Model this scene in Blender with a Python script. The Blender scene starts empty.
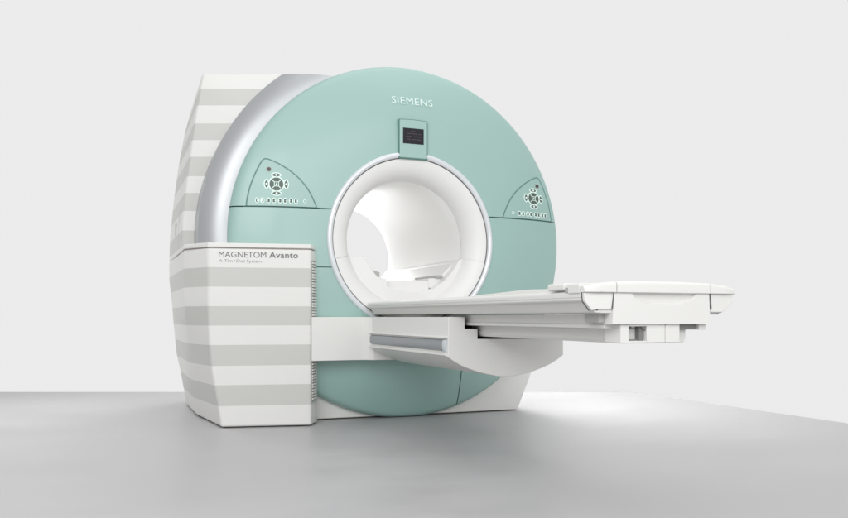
import bpy, bmesh, math, random
from mathutils import Vector, Matrix
random.seed(4)
PI = math.pi
D = bpy.data
SC = bpy.context.scene
COL = SC.collection
ZC = 1.02                      # height of the bore axis
R_RING, R_RIM = .505, 1.023

# ------------------------------------------------------------------ materials
def mat(name, col, rough=.4, metal=0., coat=0., bump=0., scale=400., mottle=0., mscale=3., spec=.5):
    m = D.materials.new(name); m.use_nodes = True
    nt = m.node_tree; b = nt.nodes['Principled BSDF']
    b.inputs['Base Color'].default_value = (*col, 1)
    b.inputs['Roughness'].default_value = rough
    b.inputs['Metallic'].default_value = metal
    b.inputs['Specular IOR Level'].default_value = spec
    b.inputs['Coat Weight'].default_value = coat
    b.inputs['Coat Roughness'].default_value = .15
    tc = nt.nodes.new('ShaderNodeTexCoord')
    if bump:
        n = nt.nodes.new('ShaderNodeTexNoise'); n.inputs['Scale'].default_value = scale
        bp = nt.nodes.new('ShaderNodeBump'); bp.inputs['Strength'].default_value = bump
        bp.inputs['Distance'].default_value = .001
        nt.links.new(tc.outputs['Object'], n.inputs['Vector'])
        nt.links.new(n.outputs['Fac'], bp.inputs['Height'])
        nt.links.new(bp.outputs['Normal'], b.inputs['Normal'])
    # faint unevenness of the finish: roughness everywhere, colour only if asked
    n2 = nt.nodes.new('ShaderNodeTexNoise'); n2.inputs['Scale'].default_value = mscale
    n2.inputs['Detail'].default_value = 6
    nt.links.new(tc.outputs['Object'], n2.inputs['Vector'])
    mr = nt.nodes.new('ShaderNodeMapRange')
    mr.inputs['To Min'].default_value = rough * .85; mr.inputs['To Max'].default_value = min(1, rough * 1.15)
    nt.links.new(n2.outputs['Fac'], mr.inputs['Value'])
    nt.links.new(mr.outputs['Result'], b.inputs['Roughness'])
    if mottle:
        mx = nt.nodes.new('ShaderNodeMix'); mx.data_type = 'RGBA'
        mx.inputs[6].default_value = (*[c * (1 - mottle) for c in col], 1)
        mx.inputs[7].default_value = (*[min(1, c * (1 + mottle)) for c in col], 1)
        nt.links.new(n2.outputs['Fac'], mx.inputs[0])
        nt.links.new(mx.outputs[2], b.inputs['Base Color'])
    return m

WHITE = mat('white_enamel', (.765, .763, .74), .38, bump=.05, scale=700, mottle=.012)
WHITE2 = mat('white_plastic', (.745, .743, .72), .42, bump=.05, scale=900, mottle=.012)
LINER = mat('bore_liner_white', (.80, .797, .785), .42, mottle=.01)
TEAL = mat('teal_lacquer', (.318, .494, .453), .44, spec=.8, coat=.2, bump=.04, scale=600, mottle=.025, mscale=1.6)
TEALP = mat('teal_control_film', (.325, .498, .458), .40, spec=.7, mottle=.02, mscale=5)  # slightly paler than the cover, key glow put into the colour
TEALD = mat('dark_teal_gap', (.125, .25, .225), .7)
GAP = mat('slot_shade_black', (.03, .026, .025), .8)
GASK = mat('brown_gasket', (.10, .085, .08), .7)
SEAM = mat('grey_seam', (.35, .34, .33), .7)
RING = mat('pearl_trim', (.74, .77, .80), .22, metal=.25, coat=.3)
METAL = mat('satin_silver', (.49, .505, .52), .46, metal=.8, bump=.06, scale=900)
BLUEG = mat('blue_grey_rail', (.31, .33, .35), .32, metal=.35)
DARKG = mat('dark_key_print', (.085, .125, .105), .5)
PALE = mat('pale_key_glow_print', (.66, .80, .75), .5)
PALE.node_tree.nodes['Principled BSDF'].inputs['Emission Color'].default_value = (.85, 1, .95, 1)   # backlit keys; pale halos paint their glow
PALE.node_tree.nodes['Principled BSDF'].inputs['Emission Strength'].default_value = .14
LETTER = mat('pale_lettering', (.72, .84, .80), .4)
INK = mat('grey_lettering', (.16, .16, .16), .5)
INKL = mat('light_grey_lettering', (.30, .30, .30), .5)
SCRN = mat('display_glass', (.012, .012, .018), .12)
SCRT = mat('display_segments', (.05, .03, .04), .4)
GREYP = mat('grey_plastic', (.12, .12, .116), .45)
GREYL = mat('light_grey_plastic', (.42, .42, .405), .45)

def stripes():
    m = D.materials.new('striped_enamel'); m.use_nodes = True
    nt = m.node_tree; b = nt.nodes['Principled BSDF']
    b.inputs['Roughness'].default_value = .4
    tc = nt.nodes.new('ShaderNodeNewGeometry')
    sp = nt.nodes.new('ShaderNodeSeparateXYZ')
    nt.links.new(tc.outputs['Position'], sp.inputs[0])
    dv = nt.nodes.new('ShaderNodeMath'); dv.operation = 'DIVIDE'; dv.inputs[1].default_value = 2.
    nt.links.new(sp.outputs['Z'], dv.inputs[0])
    cr = nt.nodes.new('ShaderNodeValToRGB'); cr.color_ramp.interpolation = 'CONSTANT'
    W, G = (.765, .763, .74, 1), (.575, .577, .55, 1)
    bands = [(.116, .219), (.325, .43), (.535, .636), (.741, .842), (.9755, 1.069), (1.173, 1.275), (1.374, 1.477), (1.578, 1.671), (1.773, 1.867)]
    el = cr.color_ramp.elements
    el[0].position = 0; el[0].color = W
    el[1].position = bands[0][0] / 2; el[1].color = G
    first = True
    for lo, hi in bands:
        if not first:
            e = el.new(lo / 2); e.color = G
        first = False
        e = el.new(hi / 2); e.color = W
    nt.links.new(dv.outputs[0], cr.inputs[0])
    # very fine horizontal print lines, as on a foil wrap
    wv = nt.nodes.new('ShaderNodeTexWave'); wv.wave_type = 'BANDS'; wv.bands_direction = 'Z'
    wv.inputs['Scale'].default_value = 40
    nt.links.new(tc.outputs['Position'], wv.inputs['Vector'])
    mx = nt.nodes.new('ShaderNodeMix'); mx.data_type = 'RGBA'; mx.blend_type = 'MULTIPLY'
    mr = nt.nodes.new('ShaderNodeMapRange'); mr.inputs['To Min'].default_value = .985; mr.inputs['To Max'].default_value = 1
    nt.links.new(wv.outputs['Fac'], mr.inputs['Value'])
    mx.inputs[0].default_value = 1
    nt.links.new(cr.outputs['Color'], mx.inputs[6]); nt.links.new(mr.outputs['Result'], mx.inputs[7])
    nt.links.new(mx.outputs[2], b.inputs['Base Color'])
    return m
STRIPE = stripes()

def floor_mat():
    m = D.materials.new('studio_floor'); m.use_nodes = True
    nt = m.node_tree; b = nt.nodes['Principled BSDF']
    tc = nt.nodes.new('ShaderNodeTexCoord')
    mp = nt.nodes.new('ShaderNodeMapping'); mp.inputs['Scale'].default_value = (.9, 1.5, 1)
    mp.inputs['Rotation'].default_value = (0, 0, -.2)
    nt.links.new(tc.outputs['Object'], mp.inputs['Vector'])
    n = nt.nodes.new('ShaderNodeTexNoise'); n.inputs['Scale'].default_value = 1.3; n.inputs['Detail'].default_value = 9
    n.inputs['Roughness'].default_value = .62
    nt.links.new(mp.outputs[0], n.inputs['Vector'])
    cr = nt.nodes.new('ShaderNodeValToRGB')
    cr.color_ramp.elements[0].position = .3; cr.color_ramp.elements[0].color = (.395, .390, .398, 1)
    cr.color_ramp.elements[1].position = .72; cr.color_ramp.elements[1].color = (.465, .460, .468, 1)
    nt.links.new(n.outputs['Fac'], cr.inputs[0]); nt.links.new(cr.outputs['Color'], b.inputs['Base Color'])
    b.inputs['Specular IOR Level'].default_value = .42
    r = nt.nodes.new('ShaderNodeMapRange'); r.inputs['From Min'].default_value = .3; r.inputs['From Max'].default_value = .7
    r.inputs['To Min'].default_value = .30; r.inputs['To Max'].default_value = .50
    nt.links.new(n.outputs['Fac'], r.inputs['Value']); nt.links.new(r.outputs['Result'], b.inputs['Roughness'])
    n2 = nt.nodes.new('ShaderNodeTexNoise'); n2.inputs['Scale'].default_value = 45; n2.inputs['Detail'].default_value = 4
    nt.links.new(tc.outputs['Object'], n2.inputs['Vector'])
    bp = nt.nodes.new('ShaderNodeBump'); bp.inputs['Strength'].default_value = .12; bp.inputs['Distance'].default_value = .002
    nt.links.new(n2.outputs['Fac'], bp.inputs['Height']); nt.links.new(bp.outputs['Normal'], b.inputs['Normal'])
    return m
FLOORM = floor_mat()

# ------------------------------------------------------------------ helpers
def thing(name, label, cat, loc):
    o = D.objects.new(name, None); COL.objects.link(o); o.location = loc
    o['label'] = label; o['category'] = cat
    return o

def obj(name, bm, m, parent=None, smooth=32, bevel=0, seg=3, label=None):
    bmesh.ops.remove_doubles(bm, verts=bm.verts, dist=1e-5)
    bmesh.ops.recalc_face_normals(bm, faces=bm.faces)
    me = D.meshes.new(name); bm.to_mesh(me); bm.free()
    me.materials.append(m)
    for p in me.polygons: p.use_smooth = True
    me.set_sharp_from_angle(angle=math.radians(smooth))
    o = D.objects.new(name, me); COL.objects.link(o)
    if bevel:
        b = o.modifiers.new('bevel', 'BEVEL'); b.width = bevel; b.segments = seg
        b.limit_method = 'ANGLE'; b.angle_limit = math.radians(30); b.harden_normals = True
    if parent:
        root = parent
        off = Vector((0, 0, 0))
        q = parent
        while q: off += q.location; q = q.parent
        o.parent = parent
        me.transform(Matrix.Translation(-off))
    if label: o['label'] = label
    return o

def nb(): return bmesh.new()

def box(bm, x0, x1, y0, y1, z0, z1):
    v = [bm.verts.new((x, y, z)) for x in (x0, x1) for y in (y0, y1) for z in (z0, z1)]
    for f in ((0,1,3,2),(4,6,7,5),(0,4,5,1),(2,3,7,6),(0,2,6,4),(1,5,7,3)):
        bm.faces.new([v[i] for i in f])
    return bm

def prism(bm, pts, axis, a, b):
    """extrude a 2-D polygon along an axis; pts are the two other coordinates in xyz order"""
    def mk(p, t):
        if axis == 'y': return (p[0], t, p[1])
        if axis == 'x': return (t, p[0], p[1])
        return (p[0], p[1], t)
    A = [bm.verts.new(mk(p, a)) for p in pts]; B = [bm.verts.new(mk(p, b)) for p in pts]
    n = len(pts)
    bm.faces.new(A); bm.faces.new(B[::-1])
    for i in range(n): bm.faces.new((A[i], A[(i+1) % n], B[(i+1) % n], B[i]))
    return bm

def revolve(bm, prof, n=256, a0=0, a1=2*PI, closed=False):
    """prof: (r, y) pairs round the bore axis"""
    full = abs(a1 - a0 - 2*PI) < 1e-6
    rows = []
    for k in range(n if full else n + 1):
        a = a0 + (a1 - a0) * k / n
        rows.append([bm.verts.new((r*math.cos(a), y, ZC + r*math.sin(a))) for r, y in prof])
    m = len(prof)
    for k in range(n):
        A, B = rows[k], rows[(k+1) % len(rows)]
        for i in range(m if closed else m - 1):
            j = (i+1) % m
            bm.faces.new((A[i], A[j], B[j], B[i]))
    return bm

def cut(bm, co, no):
    """keep the side the normal points away from"""
    bmesh.ops.bisect_plane(bm, geom=bm.verts[:] + bm.edges[:] + bm.faces[:], dist=1e-6,
                           plane_co=co, plane_no=no, clear_outer=True)

def ext_boundary(bm, dy):
    e = [e for e in bm.edges if e.is_boundary]
    r = bmesh.ops.extrude_edge_only(bm, edges=e)
    for v in r['geom']:
        if isinstance(v, bmesh.types.BMVert): v.co.y += dy

def surf_r(r):
    t = max(0., (r - .49) / (R_RIM - .49))
    y = .105 * t ** 2.5
    e = (r - (R_RIM - .03)) / .03
    if e > 0: y += .03 * (1 - math.sqrt(max(0, 1 - min(1, e) ** 2)))
    return y
def surf(x, z): return surf_r(math.hypot(x, z - ZC))

def place(bm, pts, off, thick, seat=None):
    """flat shape of (x,z) points laid on the front cover"""
    cx = sum(p[0] for p in pts) / len(pts); cz = sum(p[1] for p in pts) / len(pts)
    A = [bm.verts.new((x, surf(x, z) - off, z)) for x, z in pts]
    B = [bm.verts.new((x, surf(x, z) - off + thick, z)) for x, z in pts]
    bm.faces.new(A)
    n = len(pts)
    for i in range(n): bm.faces.new((A[i], A[(i+1) % n], B[(i+1) % n], B[i]))
    return bm

def circ(cx, cz, r, n=32, rz=None):
    rz = rz or r
    return [(cx + r*math.cos(2*PI*k/n), cz + rz*math.sin(2*PI*k/n)) for k in range(n)]

def ribbon(bm, pts, w, off, closed=True, thick=.002):
    """thin line of width w following the cover surface"""
    n = len(pts); L = []; 
    for i in range(n):
        a = Vector(pts[(i-1) % n] if (closed or i > 0) else pts[i])
        c = Vector(pts[(i+1) % n] if (closed or i < n-1) else pts[i])
        t = (c - a).normalized(); nn = Vector((-t.y, t.x)) * w/2
        p = Vector(pts[i])
        L.append((p + nn, p - nn))
    V = []
    for a, b in L:
        V.append([bm.verts.new((q.x, surf(q.x, q.y) - off + dy, q.y)) for q, dy in ((a, thick), (a, 0), (b, 0), (b, thick))])
    for i in range(n if closed else n-1):
        A, B = V[i], V[(i+1) % n]
        for j in range(3): bm.faces.new((A[j], A[j+1], B[j+1], B[j]))
    return bm

def densify(pts, step=.008, closed=True):
    out = []; n = len(pts)
    for i in range(n if closed else n-1):
        a, b = Vector(pts[i]), Vector(pts[(i+1) % n]); k = max(1, int((b-a).length/step))
        for j in range(k): out.append(tuple(a.lerp(b, j/k)))
    if not closed: out.append(tuple(pts[-1]))
    return out

def chaikin(pts, it=2):
    for _ in range(it):
        o = [pts[0]]
        for i in range(len(pts)-1):
            a, b = Vector(pts[i]), Vector(pts[i+1])
            o += [tuple(a.lerp(b, .25)), tuple(a.lerp(b, .75))]
        o.append(pts[-1]); pts = o
    return pts

def text_mesh(s, x0, x1, z0, height, thick, yfun, bold=0., spacing=1.):
    """lettering facing -Y between x0 and x1 on baseline z0; height of a capital"""
    cu = D.curves.new('lettering', 'FONT'); cu.body = s; cu.size = 1; cu.offset = bold; cu.space_character = spacing
    cu.resolution_u = 6; cu.extrude = .5
    to = D.objects.new('lettering_source', cu); COL.objects.link(to)
    dg = bpy.context.evaluated_depsgraph_get()
    me = D.meshes.new_from_object(to.evaluated_get(dg))
    D.objects.remove(to)
    bm = nb(); bm.from_mesh(me); D.meshes.remove(me)
    xs = [v.co.x for v in bm.verts]; a, b = min(xs), max(xs)
    caps = .729
    for v in bm.verts:
        x = x0 + (v.co.x - a) / (b - a) * (x1 - x0)
        z = z0 + v.co.y / caps * height
        y = yfun(x, z) - (thick if v.co.z > 0 else -.002)
        v.co = (x, y, z)
    return bm

# ------------------------------------------------------------------ the floor
bm = nb()
fl = [(2.09, -7.0), (2.175, .914), (2.175, .9145), (-9.0, 5.41), (-9.0, -7.0)]
fl = [fl[0], fl[1], fl[3], fl[4]]
prism(bm, fl, 'z', -.12, 0)
o = obj('floor', bm, FLOORM, bevel=.004, seg=2); o['kind'] = 'structure'
o['label'] = 'smooth grey studio floor ending in front of a white background'

# ------------------------------------------------------------------ scanner
S = thing('mri_scanner', 'large teal and white ring-shaped scanner with grey striped cabinet, standing on grey floor', 'medical scanner', (0, .8, 0))

def annulus(r0, r1, nr=26, na=360):
    prof = []
    for k in range(nr + 1):
        t = k / nr; prof.append(r0 + (r1 - r0) * t)
    prof += [r1 - .03 + .03*math.sin(PI/2*q/6) for q in range(1, 6)]
    prof = sorted(set(round(p, 5) for p in prof))
    bm = nb(); revolve(bm, [(r, surf_r(r)) for r in prof], na)
    return bm

def panel(name, planes, label=None):
    bm = annulus(R_RING, R_RIM)
    for co, no in planes: cut(bm, co, no)
    ext_boundary(bm, .075)
    return obj(name, bm, TEAL, S, smooth=38, bevel=.0022, seg=2, label=label)
g = .0034
ZS, ZL, XV = 1.177, .857, .319
panel('cover_panel', [((0,0,ZS+g), (0,0,-1))], 'upper teal half of the front cover')
panel('cover_panel', [((0,0,ZS-g), (0,0,1)), ((0,0,ZL+g*.7), (0,0,-1)), ((0,0,0), (1,0,0))], 'narrow teal cover strip left of the opening')
panel('cover_panel', [((XV-g,0,0), (1,0,0)), ((0,0,ZL-g*.7), (0,0,1)), ((0,0,.004), (0,0,-1))], 'lower teal cover reaching down to the floor')
panel('cover_panel', [((XV+g,0,0), (-1,0,0)), ((0,0,ZS-g), (0,0,1)), ((0,0,.004), (0,0,-1))], 'lower right teal cover')
# dark backing behind the joints
bm = nb(); revolve(bm, [(.508, .012), (.7, surf_r(.7)+.010), (.85, surf_r(.85)+.010), (.95, surf_r(.95)+.010), (1.012, .17), (1.012, .19), (.508, .19)], 180, closed=True)
cut(bm, (0, 0, .006), (0, 0, -1))
obj('cover_backing', bm, TEALD, S)

# pearl ring round the opening, dark joint inside it
bm = nb()
prof = [(R_RING + .001, .03)] + [(.4895 + .0155*math.cos(a), -.002 - .013*math.sin(a)) for a in [PI*k/10 for k in range(11)]] + [(.474, .03)]
revolve(bm, prof, 360)
obj('opening_ring', bm, RING, S)
bm = nb(); revolve(bm, [(.4745, .004), (.4745, .05), (.4690, .05), (.4690, .004)], 300, closed=True)
obj('opening_gasket', bm, GASK, S)

# funnel and bore.  inner limit of the lower liner as a star-shaped profile
step = [(-.352, -.089), (-.263, -.089), (-.215, -.163), (-.180, -.205), (-.123, -.215), (-.123, -.254), (-.078, -.276),
        (-.031, -.286), (.032, -.291), (.101, -.287), (.172, -.267), (.243, -.217), (.301, -.152), (.333, -.098), (.349, -.089)]
def r_in(a):
    d = Vector((math.cos(a), math.sin(a))); best = None
    for i in range(len(step)-1):
        p, q = Vector(step[i]), Vector(step[i+1]); e = q - p
        den = d.x*e.y - d.y*e.x
        if abs(den) < 1e-9: continue
        t = (p.x*e.y - p.y*e.x)/den; u = (p.x*d.y - p.y*d.x)/den
        if t > 0 and -1e-6 <= u <= 1+1e-6: best = t if best is None else min(best, t)
    return best if best else .36
R_T, R_F, Y_T = .360, .4688, .13
def fy(t): return .004 + (Y_T - .004) * (1 - math.sqrt(max(0, 1 - t*t)))   # t = 0 outside .. 1 inside
aL, aR = math.atan2(-.089, -.352) % (2*PI), (math.atan2(-.089, .349)) % (2*PI)
# upper funnel: from right joint over the top to left joint
bm = nb()
N = 240; a0 = aR - 2*PI + .002; a1 = aL - .002
prof = [(R_F, .03)] + [(R_F - (R_F - R_T)*math.sin(PI/2*k/24), fy(math.sin(PI/2*k/24))) for k in range(25)]
revolve(bm, prof, N, a0, a1)
obj('opening_funnel', bm, LINER, S, label='upper white flare of the opening')
bm = nb()
angs = sorted(set([aL + (aR - aL)*k/220 for k in range(221)] + [math.atan2(z, x) % (2*PI) for x, z in step[1:-1]]))
rows = []
for a in angs:
    ri = r_in(a)
    row = [(R_F, .03)]
    for k in range(25):
        s = math.sin(PI/2*k/24); r = R_F - (R_F - R_T)*s*.97
        row.append((r, fy(s*.97)-.003))
    row.append((ri + (.0 if ri > .35 else .004), Y_T - .034)); row.append((ri, Y_T - .03)); row.append((ri, Y_T + .0))
    row.append((ri, 1.46))
    rows.append([bm.verts.new((r*math.cos(a), y, ZC + r*math.sin(a))) for r, y in row])
for A, B in zip(rows, rows[1:]):
    for i in range(len(A)-1): bm.faces.new((A[i], A[i+1], B[i+1], B[i]))
obj('lower_liner', bm, LINER, S, smooth=28, label='lower white lining of the opening with stepped left edge')
# tube
bm = nb()
tp = [(R_T + .0035, Y_T + .004), (R_T - .0005, Y_T + .0045)] + [(R_T, Y_T + .01 + (1.40-.14)*k/10) for k in range(11)] + \
     [(R_T + .09*(1-math.cos(PI/2*k/8)), 1.40 + .16*math.sin(PI/2*k/8)) for k in range(1, 9)]
revolve(bm, tp, 220)
obj('bore_tube', bm, LINER, S)
bm = nb(); revolve(bm, [(R_T + .001, Y_T - .001), (R_T + .02, Y_T + .001), (R_T + .02, Y_T + .006), (R_T+.001, Y_T + .006)], 220, closed=True)
obj('tube_joint', bm, SEAM, S)
# couch track inside the bore with its grey slot on the right hand ledge
bm = nb(); box(bm, -.12, .165, .16, 1.44, ZC - .30, ZC - .222)
tr = obj('couch_track', bm, LINER, S, bevel=.006)
bm = nb(); prism(bm, [(.165, ZC-.262), (.165, ZC-.205), (.235, ZC-.200), (.352, ZC-.085), (.36, ZC-.085), (.36, ZC-.26)], 'y', .17, 1.44)
obj('track_ledge', bm, LINER, S, bevel=.003)
bm = nb(); box(bm, .205, .250, .15, .50, ZC-.2015, ZC-.186)
obj('track_slot', bm, GREYL, S, bevel=.003)
bm = nb(); prism(bm, [(-.215, ZC-.168), (-.180, ZC-.2035), (-.158, ZC-.2045), (-.156, ZC-.178), (-.19, ZC-.168)], 'y', .128, .20)
obj('track_end_cap', bm, GREYL, S, bevel=.002)

# silver ring behind the teal disc
bm = nb()
prof = [(.99, .20), (1.022, .13)]
for k in range(15):
    t = k/14; a = PI/2*t
    prof.append((1.0245 + .1425*t, .130 + .075*t**2.1))
prof += [(1.167, .46), (.99, .46)]
revolve(bm, prof, 300, closed=True)
cut(bm, (0, 0, 1.9485), (0, 0, 1)); cut(bm, (0, 0, .80), (0, 0, -1)); 
es = [e for e in bm.edges if e.is_boundary]
bmesh.ops.holes_fill(bm, edges=es, sides=0)
cut(bm, (-.05, 0, 0), (1, 0, 0))
es = [e for e in bm.edges if e.is_boundary]
bmesh.ops.holes_fill(bm, edges=es, sides=0)
obj('silver_trim', bm, METAL, S, smooth=40)

# rear housing : outline swept from front to back
def interp(tab, z):
    if z <= tab[0][0]: return tab[0][1]
    for (a, p), (b, q) in zip(tab, tab[1:]):
        if z <= b: return p + (q-p)*(z-a)/(b-a)
    return tab[-1][1]
HL = [(0, -1.09), (.5, -1.14), (.90, -1.19), (.95, -1.230), (1.137, -1.229), (1.375, -1.203), (1.578, -1.177), (1.68, -1.165), (1.865, -1.136), (1.95, -1.121)]
HB = [(0, -1.09), (.5, -1.15), (.90, -1.20), (.95, -1.236), (1.1, -1.232), (1.32, -1.211), (1.58, -1.178), (1.80, -1.139), (1.95, -1.10)]
HR = [(0, .765), (.21, .865), (.40, .95), (.7, 1.0), (1.02, 1.0), (1.4, .92), (1.7, .68), (1.95, .20)]
zs = [.004, .21, .40, .5, .7, .90, .95, 1.02, 1.11, 1.25, 1.34, 1.45, 1.536, 1.634, 1.72, 1.815, 1.90, 1.95]
def outline(tabL):
    L = [(interp(tabL, z), z) for z in zs]; R = [(interp(HR, z), z) for z in zs]
    top = [(-1.0, 1.95), (-.7, 1.95), (-.4, 1.95), (-.1, 1.95)]
    bot = [(.5, .004), (.2, .004), (-.2, .004), (-.6, .004)]
    return L + top + R[::-1] + bot
bm = nb()
of, ob = outline(HL), outline(HB)
rings = []
def ring_at(ol, y, f=1., r=None):
    out = []
    for x, z in ol:
        if r is not None:
            a = math.atan2(z - ZC, x); out.append(bm.verts.new((r*math.cos(a), y, ZC + r*math.sin(a))))
        else: out.append(bm.verts.new((x*f, y, ZC + (z-ZC)*(f if z > ZC else 1))))
    return out
def front_y(bunch, d=0.):
    for v in bunch: v.co.y = .202 + .4*max(0, -.7 - v.co.x) + d
    return bunch
rings = [ring_at(of, .42, r=.80), front_y(ring_at(of, .2, r=.90)), front_y(ring_at(of, .2)), front_y(ring_at(of, .215, 1.0015), .015), ring_at(ob, 1.25), ring_at(ob, 1.50, .93), ring_at(ob, 1.56, .80), ring_at(ob, 1.561, r=.45)]
for A, B in zip(rings, rings[1:]):
    n = len(A)
    for i in range(n): bm.faces.new((A[i], A[(i+1) % n], B[(i+1) % n], B[i]))
obj('rear_housing', bm, STRIPE, S, smooth=25, bevel=.014, seg=4)
# fine vertical joint down the side of the housing
bm = nb()
for yy in (.62,):
    vs = []
    for z in [.98 + .95*k/30 for k in range(31)]:
        t = (yy-.39)/.86; x = interp(HL, z)*(1-t) + interp(HB, z)*t
        vs.append((x, z))
    A = [[bm.verts.new((x-.0015, yy-.002, z)), bm.verts.new((x-.0015, yy+.002, z)), bm.verts.new((x+.01, yy+.002, z)), bm.verts.new((x+.01, yy-.002, z))] for x, z in vs]
    for P, Q in zip(A, A[1:]):
        for j in range(4): bm.faces.new((P[j], P[(j+1)%4], Q[(j+1)%4], Q[j]))
obj('housing_joint', bm, GREYL, S)
bm = nb(); box(bm, -1.2345, -1.20, .80, .815, 1.07, 1.15)
obj('housing_latch', bm, GREYL, S, bevel=.002)

# side cabinet : horizontal sections stacked in z
CF = [(0, -1.066), (.12, -1.085), (.223, -1.103), (.32, -1.117), (.434, -1.127), (.55, -1.131), (.672, -1.134), (.97, -1.136)]
CSx = [(0, -1.130), (.10, -1.152), (.33, -1.190), (.50, -1.215), (.65, -1.235), (.97, -1.240)]
CSy = [(0, .62), (.10, .55), (.33, .38), (.50, .28), (.65, .22), (.97, .20)]
CBk = [(0, -1.128), (.11, -1.145), (.23, -1.166), (.34, -1.190), (.50, -1.206), (.644, -1.217), (.83, -1.236), (.97, -1.236)]
def section(z, inset=0.):
    f, sx, sy, b = interp(CF, z), interp(CSx, z), interp(CSy, z), interp(CBk, z)
    k = inset
    return [(-.520, .19), (-.553-k, .028+k), (-.613-k*.5, -.078+k), (f+k, .020+k), (sx+k, sy+k*.3), (b+k, 1.25), (b*.93+k, 1.50-k), (-.5, 1.50-k), (-.5, .6)]
def stack(zlist, inset=0.):
    bm = nb(); rows = [[bm.verts.new((x, y, z)) for x, y in section(z, inset)] for z in zlist]
    for A, B in zip(rows, rows[1:]):
        n = len(A)
        for i in range(n): bm.faces.new((A[i], A[(i+1) % n], B[(i+1) % n], B[i]))
    bm.faces.new(rows[0]); bm.faces.new(rows[-1][::-1])
    return bm
zl = [.006] + [.02 + .924*k/36 for k in range(37)]
cab = obj('side_cabinet', stack(zl), STRIPE, S, smooth=22, bevel=.012, seg=4)
obj('cabinet_joint', stack([.940, .953], .007), mat('warm_grey_seam', (.30, .27, .25), .7), cab)
obj('cabinet_lid', stack([.949, .955, .966, .972], .0), WHITE, cab, smooth=22, bevel=.004)
# louvres on the cabinet's chamfered right corner
def chamf(t, out, z): # t 0..1 along the chamfer, out = distance in front of it
    x = -.613 + .060*t; y = -.078 + .106*t
    nx, ny = .870, -.493
    return (x + nx*out, y + ny*out, z)
def chbox(bm, t0, t1, o0, o1, z0, z1):
    v = [bm.verts.new(chamf(t, o_, z)) for t in (t0, t1) for o_ in (o0, o1) for z in (z0, z1)]
    for f in ((0,1,3,2),(4,6,7,5),(0,4,5,1),(2,3,7,6),(0,2,6,4),(1,5,7,3)): bm.faces.new([v[i] for i in f])
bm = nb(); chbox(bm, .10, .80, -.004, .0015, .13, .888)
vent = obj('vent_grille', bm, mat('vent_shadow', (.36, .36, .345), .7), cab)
bm = nb(); 
z = .14
while z < .875:
    chbox(bm, .13, .76, .001, .006, z, z + .009); z += .0155
obj('vent_louvres', bm, WHITE2, vent, bevel=.001, seg=1)
bm = nb(); prism(bm, [(0, 0), (.001, 0), (.001, .001)], 'z', 0, .001); bm.free()

# white base under the disc
bm = nb()
prism(bm, [(-.60, .006), (.762, .006), (.850, .21), (.90, .36), (-.60, .36)], 'y', .156, 1.40)
obj('base_cover', bm, WHITE, S, bevel=.006)

# display over the opening
bm = nb()
def disp(x0, x1, z0, z1, n=8, sag=.0):
    lo = [(x0 + (x1-x0)*k/n, z0 - sag*(1-(2*k/n-1)**2)) for k in range(n+1)]
    hi = [(x1 + (x0-x1)*k/n, z1 + .004*(1-(2*k/n-1)**2)) for k in range(n+1)]
    return lo + hi
prism(bm, disp(-.0915, .0855, 1.4835, 1.7055), 'y', -.014, .03)
dsp0 = obj('display_surround', bm, TEALD, S, bevel=.002)
bm = nb(); prism(bm, disp(-.0865, .0805, 1.4880, 1.7005), 'y', -.020, .02)
dsp = obj('display_plate', bm, TEALP, S, bevel=.004)
bm = nb(); box(bm, -.068, .058, -.0225, -.018, 1.568, 1.656)
scr = obj('screen', bm, SCRN, dsp, bevel=.001, seg=1)
bm = nb()
for z, segs in ((1.636, ((-.022, .006),)), (1.622, ((-.046, -.02), (-.012, .02), (.026, .042))), (1.606, ((-.05, -.012), (-.004, .044))), (1.590, ((-.046, -.022), (-.014, .012), (.018, .04)))):
    for a, b in segs: box(bm, a, b, -.0229, -.0220, z, z + .005)
obj('screen_segments', bm, SCRT, scr)

# raised lettering above the display
bm = text_mesh('SIEMENS', -.119, .132, 1.802, .043, .004, lambda x, z: surf(x, z) , bold=0, spacing=1.10)
obj('front_lettering', bm, LETTER, S, smooth=30)
cy = lambda x, z: .020 - .098*(x + 1.135)/.522
bm = text_mesh('MAGNETOM', -1.082, -.843, .897, .0315, .0008, cy)
obj('cabinet_lettering', bm, INK, S)
bm = text_mesh('Avanto', -.828, -.680, .8975, .0315, .0009, cy, bold=.016, spacing=1.06)
obj('cabinet_lettering', bm, INK, S)
bm = text_mesh('A Tim+Dot System', -1.081, -.866, .8705, .0165, .0008, cy)
obj('cabinet_lettering', bm, INKL, S)

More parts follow.
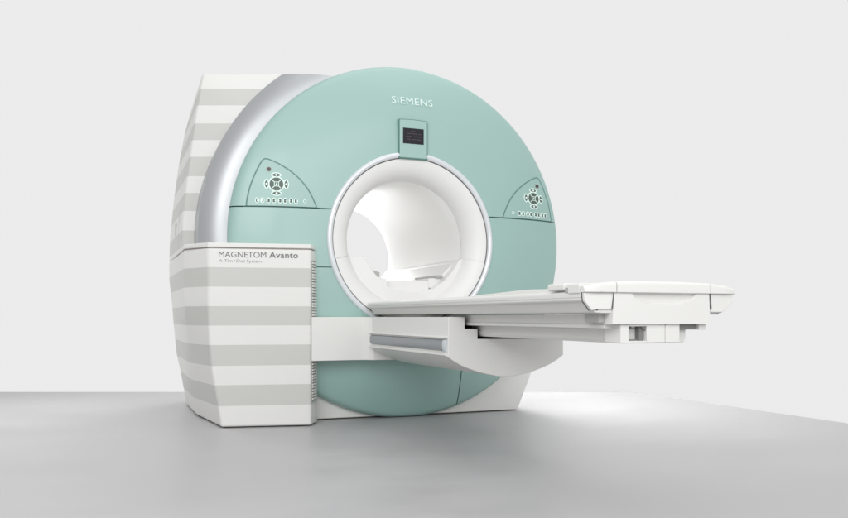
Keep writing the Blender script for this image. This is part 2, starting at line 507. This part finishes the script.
# control panels
PL = [(-.930, 1.1815), (-.927, 1.212), (-.911, 1.285), (-.885, 1.353), (-.857, 1.410), (-.843, 1.433), (-.830, 1.4395), (-.815, 1.438), (-.762, 1.414), (-.701, 1.375), (-.647, 1.328), (-.598, 1.263), (-.562, 1.1815)]
def control(sgn):
    if sgn < 0: P = PL; cx, cz, sx = -.776, 1.300, 1.
    else: P = [(-x*1.026, z + .006 if z > 1.2 else z) for x, z in PL][::-1]; cx, cz, sx = .808, 1.310, 1.18
    P = [tuple(p) for p in P]
    Pd = densify(chaikin(P, 2), .01, False)
    n = len(Pd); c = (sum(p[0] for p in Pd)/n, 1.25)
    # film: fan of rings so that it follows the curved cover
    bm = nb(); full = Pd + densify([Pd[-1], Pd[0]], .01, False)[1:-1]
    rows = []
    for f in (1., .85, .7, .55, .4, .25, .1):
        rows.append([bm.verts.new((c[0]+(x-c[0])*f, surf(c[0]+(x-c[0])*f, c[1]+(z-c[1])*f) - .0025, c[1]+(z-c[1])*f)) for x, z in full])
    m = len(full)
    for A, B in zip(rows, rows[1:]):
        for i in range(m): bm.faces.new((A[i], A[(i+1) % m], B[(i+1) % m], B[i]))
    bm.faces.new(rows[-1])
    back = [bm.verts.new((x, surf(x, z) + .002, z)) for x, z in full]
    for i in range(m): bm.faces.new((back[i], back[(i+1) % m], rows[0][(i+1) % m], rows[0][i]))
    film = obj('control_panel', bm, TEALP, S, label='left control panel' if sgn < 0 else 'right control panel')
    bm = nb(); ribbon(bm, Pd, .0062, .0034, closed=False, thick=.005)
    obj('panel_gasket', bm, TEALD, film)
    O, T = .0036, .003
    # pale plates painting the glow round the keys, then dark keys, then pale marks
    def sh(pts): return [(cx + x*sx, cz + z) for x, z in pts]
    def lens(dx, dz, a, b, vertical=False):
        pts = []
        for k in range(24):
            t = k/24*2*PI; u = a*math.cos(t); w = b*math.sin(t)*abs(math.sin(t))**.35
            pts.append((dx + (w if vertical else u), dz + (u if vertical else w)))
        return pts
    bm = nb(); place(bm, sh(circ(0, 0, .0425, 40)), O, T)
    pos = [(0, .050, False), (0, -.050, False), (.051, 0, True), (-.051, 0, True)]
    for dx, dz, v in pos: place(bm, sh(lens(dx, dz, .028, .0145, v)), O - .0004, T)
    obj('key_halo', bm, PALE, film)
    bm = nb(); place(bm, sh(circ(0, 0, .0355, 40)), O + .0012, T)
    obj('key', bm, DARKG, film, label='round centre key')
    for dx, dz, v in pos:
        bm = nb(); place(bm, sh(lens(dx, dz, .0205, .0085, v)), O + .0010, T)
        k_ = obj('key', bm, DARKG, film)
        bm = nb(); place(bm, sh(circ(dx, dz, .0058, 12)), O + .0016, T)
        obj('key_mark', bm, PALE, k_)
    bm = nb()
    q = .011
    ribbon(bm, densify(sh([(-q, -q), (q, -q), (q, q), (-q, q)]), .004), .0036, O + .002)
    for a in (1, 3, 5, 7):
        ca, sa = math.cos(a*PI/4), math.sin(a*PI/4)
        ribbon(bm, sh([(.0165*ca, .0165*sa), (.023*ca, .023*sa), (.031*ca, .031*sa)]), .0042, O + .002, closed=False)
    place(bm, sh(circ(0, 0, .0045, 12)), O + .002, T)
    obj('key_mark', bm, PALE, film)
    # small keys in a row
    if sgn < 0: row = [-.876, -.849, -.817, -.790, -.758, -.732, -.701, -.675]; ringx = -.627; hw = .0062
    else: row = [.694, .722, .757, .783, .820, .846, .876, .902]; ringx = .648; hw = .0075
    zr = 1.2105
    for i, x in enumerate(row):
        bm = nb(); place(bm, circ(x, zr, hw*1.8, 20, .0155), O - .0002, T)
        k_ = obj('key_halo', bm, PALE, film)
        bm = nb()
        if i < 2 and sgn < 0:
            s_ = 1 if i == 0 else -1
            pts = [(x + s_*hw*.7*math.cos(t), zr + .0085*math.sin(t)) for t in [PI*(.35 + 1.3*k/10) for k in range(11)]]
            ribbon(bm, pts, .0045, O + .0014, closed=False)
        else:
            for dz in (-.0052, .0052): place(bm, circ(x, zr + dz, hw*.95, 14, .0050), O + .0010, T)
            if i % 2: place(bm, [(x-hw*.9, zr-.004), (x-.001, zr-.004), (x-.001, zr+.004), (x-hw*.9, zr+.004)], O + .0010, T)
            else: place(bm, [(x+.001, zr-.004), (x+hw*.9, zr-.004), (x+hw*.9, zr+.004), (x+.001, zr+.004)], O + .0010, T)
        obj('key', bm, DARKG, film)
    bm = nb(); ribbon(bm, circ(ringx, zr, .0085, 20, .0085), .0028, O + .001)
    obj('key', bm, PALE, film, label='pale round key at the end of the row')
    kx, kz = (-.8135, 1.381) if sgn < 0 else (.843, 1.391)
    bm = nb(); place(bm, circ(kx, kz, .0135*sx, 24, .0135), O, T); pb = obj('push_button', bm, GREYL, film)
    bm = nb(); place(bm, circ(kx, kz, .0100*sx, 24, .0100), .008, .006); obj('button_cap', bm, mat('button_brown', (.05, .04, .035), .4), pb, bevel=.001)
control(-1); control(1)

# ------------------------------------------------------------------ patient table
T = thing('patient_table', 'long white cantilevered patient table sticking out in front of the teal scanner', 'patient table', (0, -1.0, 0))
# horizontal arm from the cabinet
bm = nb(); prism(bm, [(-.611, -.082), (-.38, -.082), (-.34, -.0845), (-.312, -.092), (-.292, -.106), (-.275, -.12), (-.13, -.12), (-.13, .0), (-.58, .0)], 'z', .3485, .5835)
obj('support_arm', bm, WHITE, T, bevel=.003, smooth=40)
# support box under the couch, hull-shaped below, stepped slot in its end
low = [(-.283, .412), (-.255, .394), (-.225, .377), (-.181, .3595), (-.14, .346), (-.10, .336), (-.05, .326), (0, .3225)]
low = low + [(-x, z) for x, z in low[-2::-1]]
low = low[1:-1]
W_, Hh = .283, .584
poly = [(-W_, Hh), (-W_, .412)] + low + [(W_, .412), (W_, Hh), (.205, Hh), (.205, .533), (.144, .533), (.144, .489), (-.144, .489), (-.144, .533), (-.205, .533), (-.205, Hh)]
bm = nb()
def hull_loop(y, lift, cutback):
    out = []
    for x, z in poly:
        zz = z
        if z < .4125: zz = z + lift*(.424 - z) if lift else z
        out.append(bm.verts.new((x, y, zz)))
    return out
loops = [hull_loop(-1.15, 0, 0), hull_loop(-.55, 0, 0), hull_loop(-.30, .0, 0), hull_loop(-.12, .0, 0), hull_loop(-.03, .08, 0)]
n = len(poly)
for A, B in zip(loops, loops[1:]):
    for i in range(n): bm.faces.new((A[i], A[(i+1) % n], B[(i+1) % n], B[i]))
bm.faces.new(loops[0]); bm.faces.new(loops[-1][::-1])
sb = obj('support_box', bm, WHITE, T, smooth=24, bevel=.0035)
bm = nb(); box(bm, -.212, .212, -1.06, -1.05, .482, .583); obj('slot_shade', bm, GAP, sb)  # black plate and sleeve added to paint the slot's inner shade
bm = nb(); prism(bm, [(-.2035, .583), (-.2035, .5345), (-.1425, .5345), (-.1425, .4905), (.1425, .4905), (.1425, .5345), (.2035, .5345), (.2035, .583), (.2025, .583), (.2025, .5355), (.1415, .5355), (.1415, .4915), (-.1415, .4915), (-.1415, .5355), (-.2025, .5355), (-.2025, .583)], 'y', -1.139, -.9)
obj('slot_shade', bm, GAP, sb)
# blue grey bumper rail along the side, in a lipped recess
bm = nb(); prism(bm, [(-.2815, .436), (-.289, .440), (-.2925, .450), (-.2925, .474), (-.289, .484), (-.2815, .488)], 'y', -1.095, -.045)
rl = obj('side_rail', bm, BLUEG, sb, bevel=.002)
bm = nb(); prism(bm, [(-.2815, .434), (-.290, .438), (-.2940, .450), (-.2940, .474), (-.290, .486), (-.2815, .490)], 'y', -1.135, -1.105)
obj('rail_end_cap', bm, mat('pale_cap', (.62, .66, .69), .25, metal=.3), rl, bevel=.002)
bm = nb(); box(bm, -.2885, -.2820, -1.1045, -1.0955, .438, .486); obj('rail_joint', bm, GREYP, rl)
bm = nb(); prism(bm, [(-.282, .491), (-.296, .4935), (-.2965, .4965), (-.282, .503)], 'y', -1.148, -.04)
obj('rail_lip', bm, WHITE, sb, bevel=.001)
bm = nb(); prism(bm, [(-.282, .4315), (-.2975, .4305), (-.2975, .420), (-.282, .413)], 'y', -1.148, -.04)
obj('rail_lip', bm, WHITE, sb, bevel=.001)

# telescopic rails
bm = nb()
prism(bm, [(-.181, .592), (-.181, .5625), (-.187, .5600), (-.187, .5480), (.187, .5480), (.187, .5600), (.181, .5625), (.181, .592)], 'y', -2.150, -.95)
obj('upper_rail', bm, WHITE2, T, bevel=.002)
bm = nb()
prism(bm, [(-.128, .547), (-.128, .512), (-.120, .500), (.120, .500), (.128, .512), (.128, .547)], 'y', -2.150, -.95)
obj('lower_rail', bm, WHITE2, T, bevel=.002)

# couch top: lip, recessed flank, bottom bead
def slab(pts, y0, y1): 
    bm = nb(); L = pts + [(-x, z) for x, z in pts[::-1]]
    return prism(bm, L, 'y', y0, y1)
bm = slab([(-.272, .664), (-.281, .662), (-.2845, .656), (-.2845, .636), (-.280, .632), (-.268, .629), (-.250, .602), (-.246, .597), (-.22, .5955)], -2.186, -.006)
# rounded plan corners at the scanner end
for v in bm.verts:
    if v.co.y > -.1: v.co.x *= .955
bmesh.ops.bisect_plane(bm, geom=bm.verts[:]+bm.edges[:]+bm.faces[:], plane_co=(0, -.05, 0), plane_no=(0, 1, 0), dist=1e-6)
for v in bm.verts:
    if abs(v.co.y + .05) < 1e-4: v.co.x *= 1 + .045*(1 - (v.co.y+2.135)/2.13*0.98)*0 + .042
ct = obj('couch_top', bm, WHITE2, T, smooth=25, bevel=.003)
bm = nb(); prism(bm, [(-.05, .660), (-2.17, .660), (-2.16, .672), (-1.92, .6775), (-1.80, .680), (-1.70, .678), (-1.30, .668), (-.6, .6675), (-.10, .6665)], 'x', -.262, .262)
obj('couch_pad', bm, WHITE, T, bevel=.003)
# fine line just below the lip
bm = nb(); box(bm, -.2852, -.2840, -2.17, -.06, .6432, .6442); obj('edge_line', bm, GREYL, ct)
# small fittings on the couch edge
for s in (-1, 1):
    bm = nb(); prism(bm, [(s*.284, .668), (s*.290, .671), (s*.290, .686), (s*.284, .691), (s*.20, .692), (s*.20, .666)], 'y', -2.078, -1.978)
    obj('edge_fitting', bm, WHITE, T, bevel=.003)
    bm = nb(); prism(bm, [(s*.284, .655), (s*.2885, .658), (s*.2885, .684), (s*.284, .688), (s*.20, .690), (s*.20, .655)], 'y', -2.163, -2.098)
    obj('edge_fitting', bm, WHITE, T, bevel=.003)
    bm = nb(); box(bm, min(s*.2855, s*.25), max(s*.2855, s*.25), -2.099, -2.077, .661, .676); obj('fitting_joint', bm, GREYL, T)

# foot end housing
E0, E1 = -2.200, -2.105
F = None
# centre piece with a scooped grip
bm = nb()
nx, nz = 150, 60
def zb(x): return .5615
def zt(x): return .6585 - .0012*x/.2
def arc(x):
    t = (x - .007) / .122
    return .6585 - .037*math.sqrt(max(0, 1 - t*t)) if abs(t) < 1 else .6585
def slantL(z): return -.190 + (z - .5615)/.097*.012*1.0
rows = []
for j in range(nz+1):
    row = []
    for i in range(nx+1):
        xb = -.190 + .380*i/nx
        z = .5615 + (.6585-.5615)*j/nz
        x = xb * (1 - (z-.5615)/.097*.035)
        a = arc(x); d = 0
        if z > a:
            t = (z - a)/.037
            d = .030*min(1, t)**.9 * (1 if z < .6580 else 0)
            d = .055*math.sin(min(1, t)*PI/2)
        row.append(bm.verts.new((x, E0 + .004 + d, z)))
    rows.append(row)
for A, B in zip(rows, rows[1:]):
    for i in range(nx): bm.faces.new((A[i], A[i+1], B[i+1], B[i]))
# side and back walls
be = [e for e in bm.edges if e.is_boundary]
r_ = bmesh.ops.extrude_edge_only(bm, edges=be)
for v in r_['geom']:
    if isinstance(v, bmesh.types.BMVert): v.co.y = E1
fh = obj('foot_end_housing', bm, WHITE, T, smooth=35)
def lipz(x): return .6935 + .0035*(1 - (x/.19)**2) - (.010*max(0, (abs(x)-.18)/.11)**1.3)
def lip(x0, x1, n=24, E1=-2.105):
    """rounded overhanging upper lip between x0 and x1, bending back towards its ends"""
    bm = nb(); rows = []
    for i in range(n+1):
        x = x0 + (x1-x0)*i/n
        zt_ = lipz(x); yb = .0 + .008*max(0, (abs(x)-.235)/.055)**2
        c = .010
        pr = [(E1+.0, .6590), (E0 + yb + .000, .6588), (E0 + yb - .004, .6605)]
        pr += [(E0 + yb - .004 + c*1.5*(1-math.cos(a)), zt_ - c + c*math.sin(a)) for a in [PI/2*k/6 for k in range(7)]]
        pr += [(E1, zt_)]
        rows.append([bm.verts.new((x, y, z)) for y, z in pr])
    for A, B in zip(rows, rows[1:]):
        m = len(A)
        for i in range(m): bm.faces.new((A[i], A[(i+1) % m], B[(i+1) % m], B[i]))
    bm.faces.new(rows[0]); bm.faces.new(rows[-1][::-1])
    return bm
obj('grip_lip', lip(-.1770, .1830), WHITE, fh, smooth=35, bevel=.001, seg=1)
for s in (-1, 1):
    if s < 0: capl = lip(-.291, -.1795, 14, -2.172)
    else: capl = lip(.1855, .292, 14, -2.172)
    cp = obj('corner_cap', capl, WHITE, T, smooth=35, bevel=.001, seg=1, label='left corner of the foot end' if s < 0 else 'right corner of the foot end')
    x_in0, x_in1 = (.1805, .1915)
    if s > 0: x_in0, x_in1 = .1860, .1935
    # body of the cap below the lip
    bm = nb()
    pts = [(x_in0, .6588), (x_in1, .6085 if s < 0 else .5995), (.242, .6075 if s < 0 else .6000), (.262, .6045 if s < 0 else .612), (.2855, .632), (.2885, .6588)]
    bm = prism(bm, [(s*x, z) for x, z in pts], 'y', E0 + .006, -2.178)
    for v in bm.verts:
        if v.co.y < E0 + .01: v.co.y += .004*max(0, (abs(v.co.x)-.235)/.055)**2
    obj('cap_flank', bm, WHITE, cp, bevel=.002)
    bm = nb(); prism(bm, [(s*(abs(x)*1.0035), z - .0010*(z < .65)) for x, z in pts], 'y', -2.1778, -2.1748)
    obj('cap_seam', bm, GREYP, cp)
    bm = nb(); prism(bm, [(s*(x_in0-.002), .690), (s*(x_in1-.0015), .6085), (s*(x_in1+.001), .6085), (s*(x_in0+.0005), .690)], 'y', E0 + .0035, -2.180)
    obj('cap_joint', bm, GREYP, cp)
bm = nb(); box(bm, .196, .240, E0 + .02, E0 + .09, .5925, .6010); obj('release_lever', bm, GREYP, T, bevel=.002)
bm = nb(); box(bm, -.243, -.236, E0 + .012, E0 + .03, .6040, .6105); obj('latch_pin', bm, GREYP, T, bevel=.001)
# grey block drawn in place of the recess and shadow beside the rail ends
bm = nb(); box(bm, -.212, -.186, E0 + .045, E1 + .03, .5660, .6090); obj('recess_shade', bm, GREYL, T, bevel=.002)
# connector box below
bm = nb()
y0, y1 = -2.186, -2.10
box(bm, -.152, -.124, y0, y1, .503, .5605)
box(bm, -.124, -.054, y0, y1, .503, .509)
box(bm, -.124, -.054, y0, y1, .5545, .5605)
box(bm, -.054, .0165, y0, y1, .503, .5605)
cb = obj('connector_box', bm, WHITE, T, bevel=.0015)
bm = nb(); box(bm, .0185, .074, y0, y1, .503, .5605); obj('box_cover', bm, WHITE, cb, bevel=.0015)
bm = nb(); box(bm, -.122, -.056, y1 - .040, y1, .508, .556)
obj('socket_plate', bm, GREYP, cb)
bm = nb()
box(bm, -.072, -.056, y0 + .014, y1 - .03, .509, .5545)
box(bm, -.122, -.090, y0 + .03, y1 - .03, .546, .5545)
box(bm, -.122, -.056, y0 + .02, y1 - .03, .5085, .5125)
prism(bm, [(-.056, .5545), (-.072, .5545), (-.056, .541)], 'y', y0 + .004, y1 - .03)
obj('socket_frame', bm, mat('socket_grey', (.20, .20, .195), .45), cb, bevel=.001)
bm = nb(); box(bm, .0745, .157, y0 + .02, y1, .543, .5612); obj('finger_slot', bm, mat('slot_grey', (.26, .26, .25), .6), T, bevel=.002)
bm = nb(); box(bm, .159, .187, y0 + .008, y1, .5425, .5612); obj('slot_block', bm, WHITE, T, bevel=.003)

# ------------------------------------------------------------------ world, light, camera
w = D.worlds.new('World'); SC.world = w; w.use_nodes = True
nt = w.node_tree; bg = nt.nodes['Background']
tc = nt.nodes.new('ShaderNodeTexCoord'); sp = nt.nodes.new('ShaderNodeVectorMath'); sp.operation = 'DOT_PRODUCT'
nt.links.new(tc.outputs['Generated'], sp.inputs[0])
sp.inputs[1].default_value = (.373, .928, 0)      # towards the white backdrop
mr = nt.nodes.new('ShaderNodeMapRange'); mr.interpolation_type = 'SMOOTHSTEP'
mr.inputs['From Min'].default_value = -.3; mr.inputs['From Max'].default_value = .55
mr.inputs['To Min'].default_value = .63; mr.inputs['To Max'].default_value = .835
nt.links.new(sp.outputs['Value'], mr.inputs['Value'])
nt.links.new(mr.outputs['Result'], bg.inputs['Strength'])
bg.inputs['Color'].default_value = (1, 1, 1, 1)

def area(name, loc, target, size, power, sy=None, col=(1, 1, 1)):
    l = D.lights.new(name, 'AREA'); l.energy = power; l.size = size; l.color = col
    if sy: l.shape = 'RECTANGLE'; l.size_y = sy
    o = D.objects.new(name, l); COL.objects.link(o); o.location = loc
    o.rotation_euler = (Vector(target) - Vector(loc)).to_track_quat('-Z', 'Y').to_euler()
    return o
area('softbox_key', (-3.2, -5.0, 3.0), (-.2, -.4, .9), 2.8, 125)
area('softbox_front', (.3, -8.0, 3.4), (0, 0, 1.2), 4.0, 135)
area('softbox_top', (.6, -.6, 5.2), (.2, -.4, 0), 3.5, 40)
area('bore_fill', (.62, 3.0, 1.2), (0, .8, 1.02), 1.5, 46)  # unseen lamp added behind the scanner to brighten the bore
l_ = area('floor_fill_right', (2.3, 2.6, 3.6), (1.30, .35, 0), 1.8, 18); l_.data.spread = math.radians(42)  # unseen overhead light, added to brighten the floor on the right
l_ = area('floor_fill_back', (-2.6, 3.4, 3.2), (-1.9, .9, 0), .9, 5); l_.data.spread = math.radians(45)  # smaller unseen light, added for the bright floor at back left

cam = D.cameras.new('camera'); co = D.objects.new('camera', cam); COL.objects.link(co)
co.location = (-1.644, -4.262, .584); co.rotation_euler = (PI/2, 0, -.382)
cam.sensor_width = 36; cam.lens = 800/848*36; cam.shift_y = (317-259)/848
cam.clip_end = 200; cam.clip_start = .05
SC.camera = co
SC.render.engine = 'CYCLES'
SC.cycles.max_bounces = 10; SC.cycles.diffuse_bounces = 6
SC.view_settings.view_transform = 'Standard'; SC.view_settings.look = 'None'
SC.view_settings.exposure = 0; SC.view_settings.gamma = 1
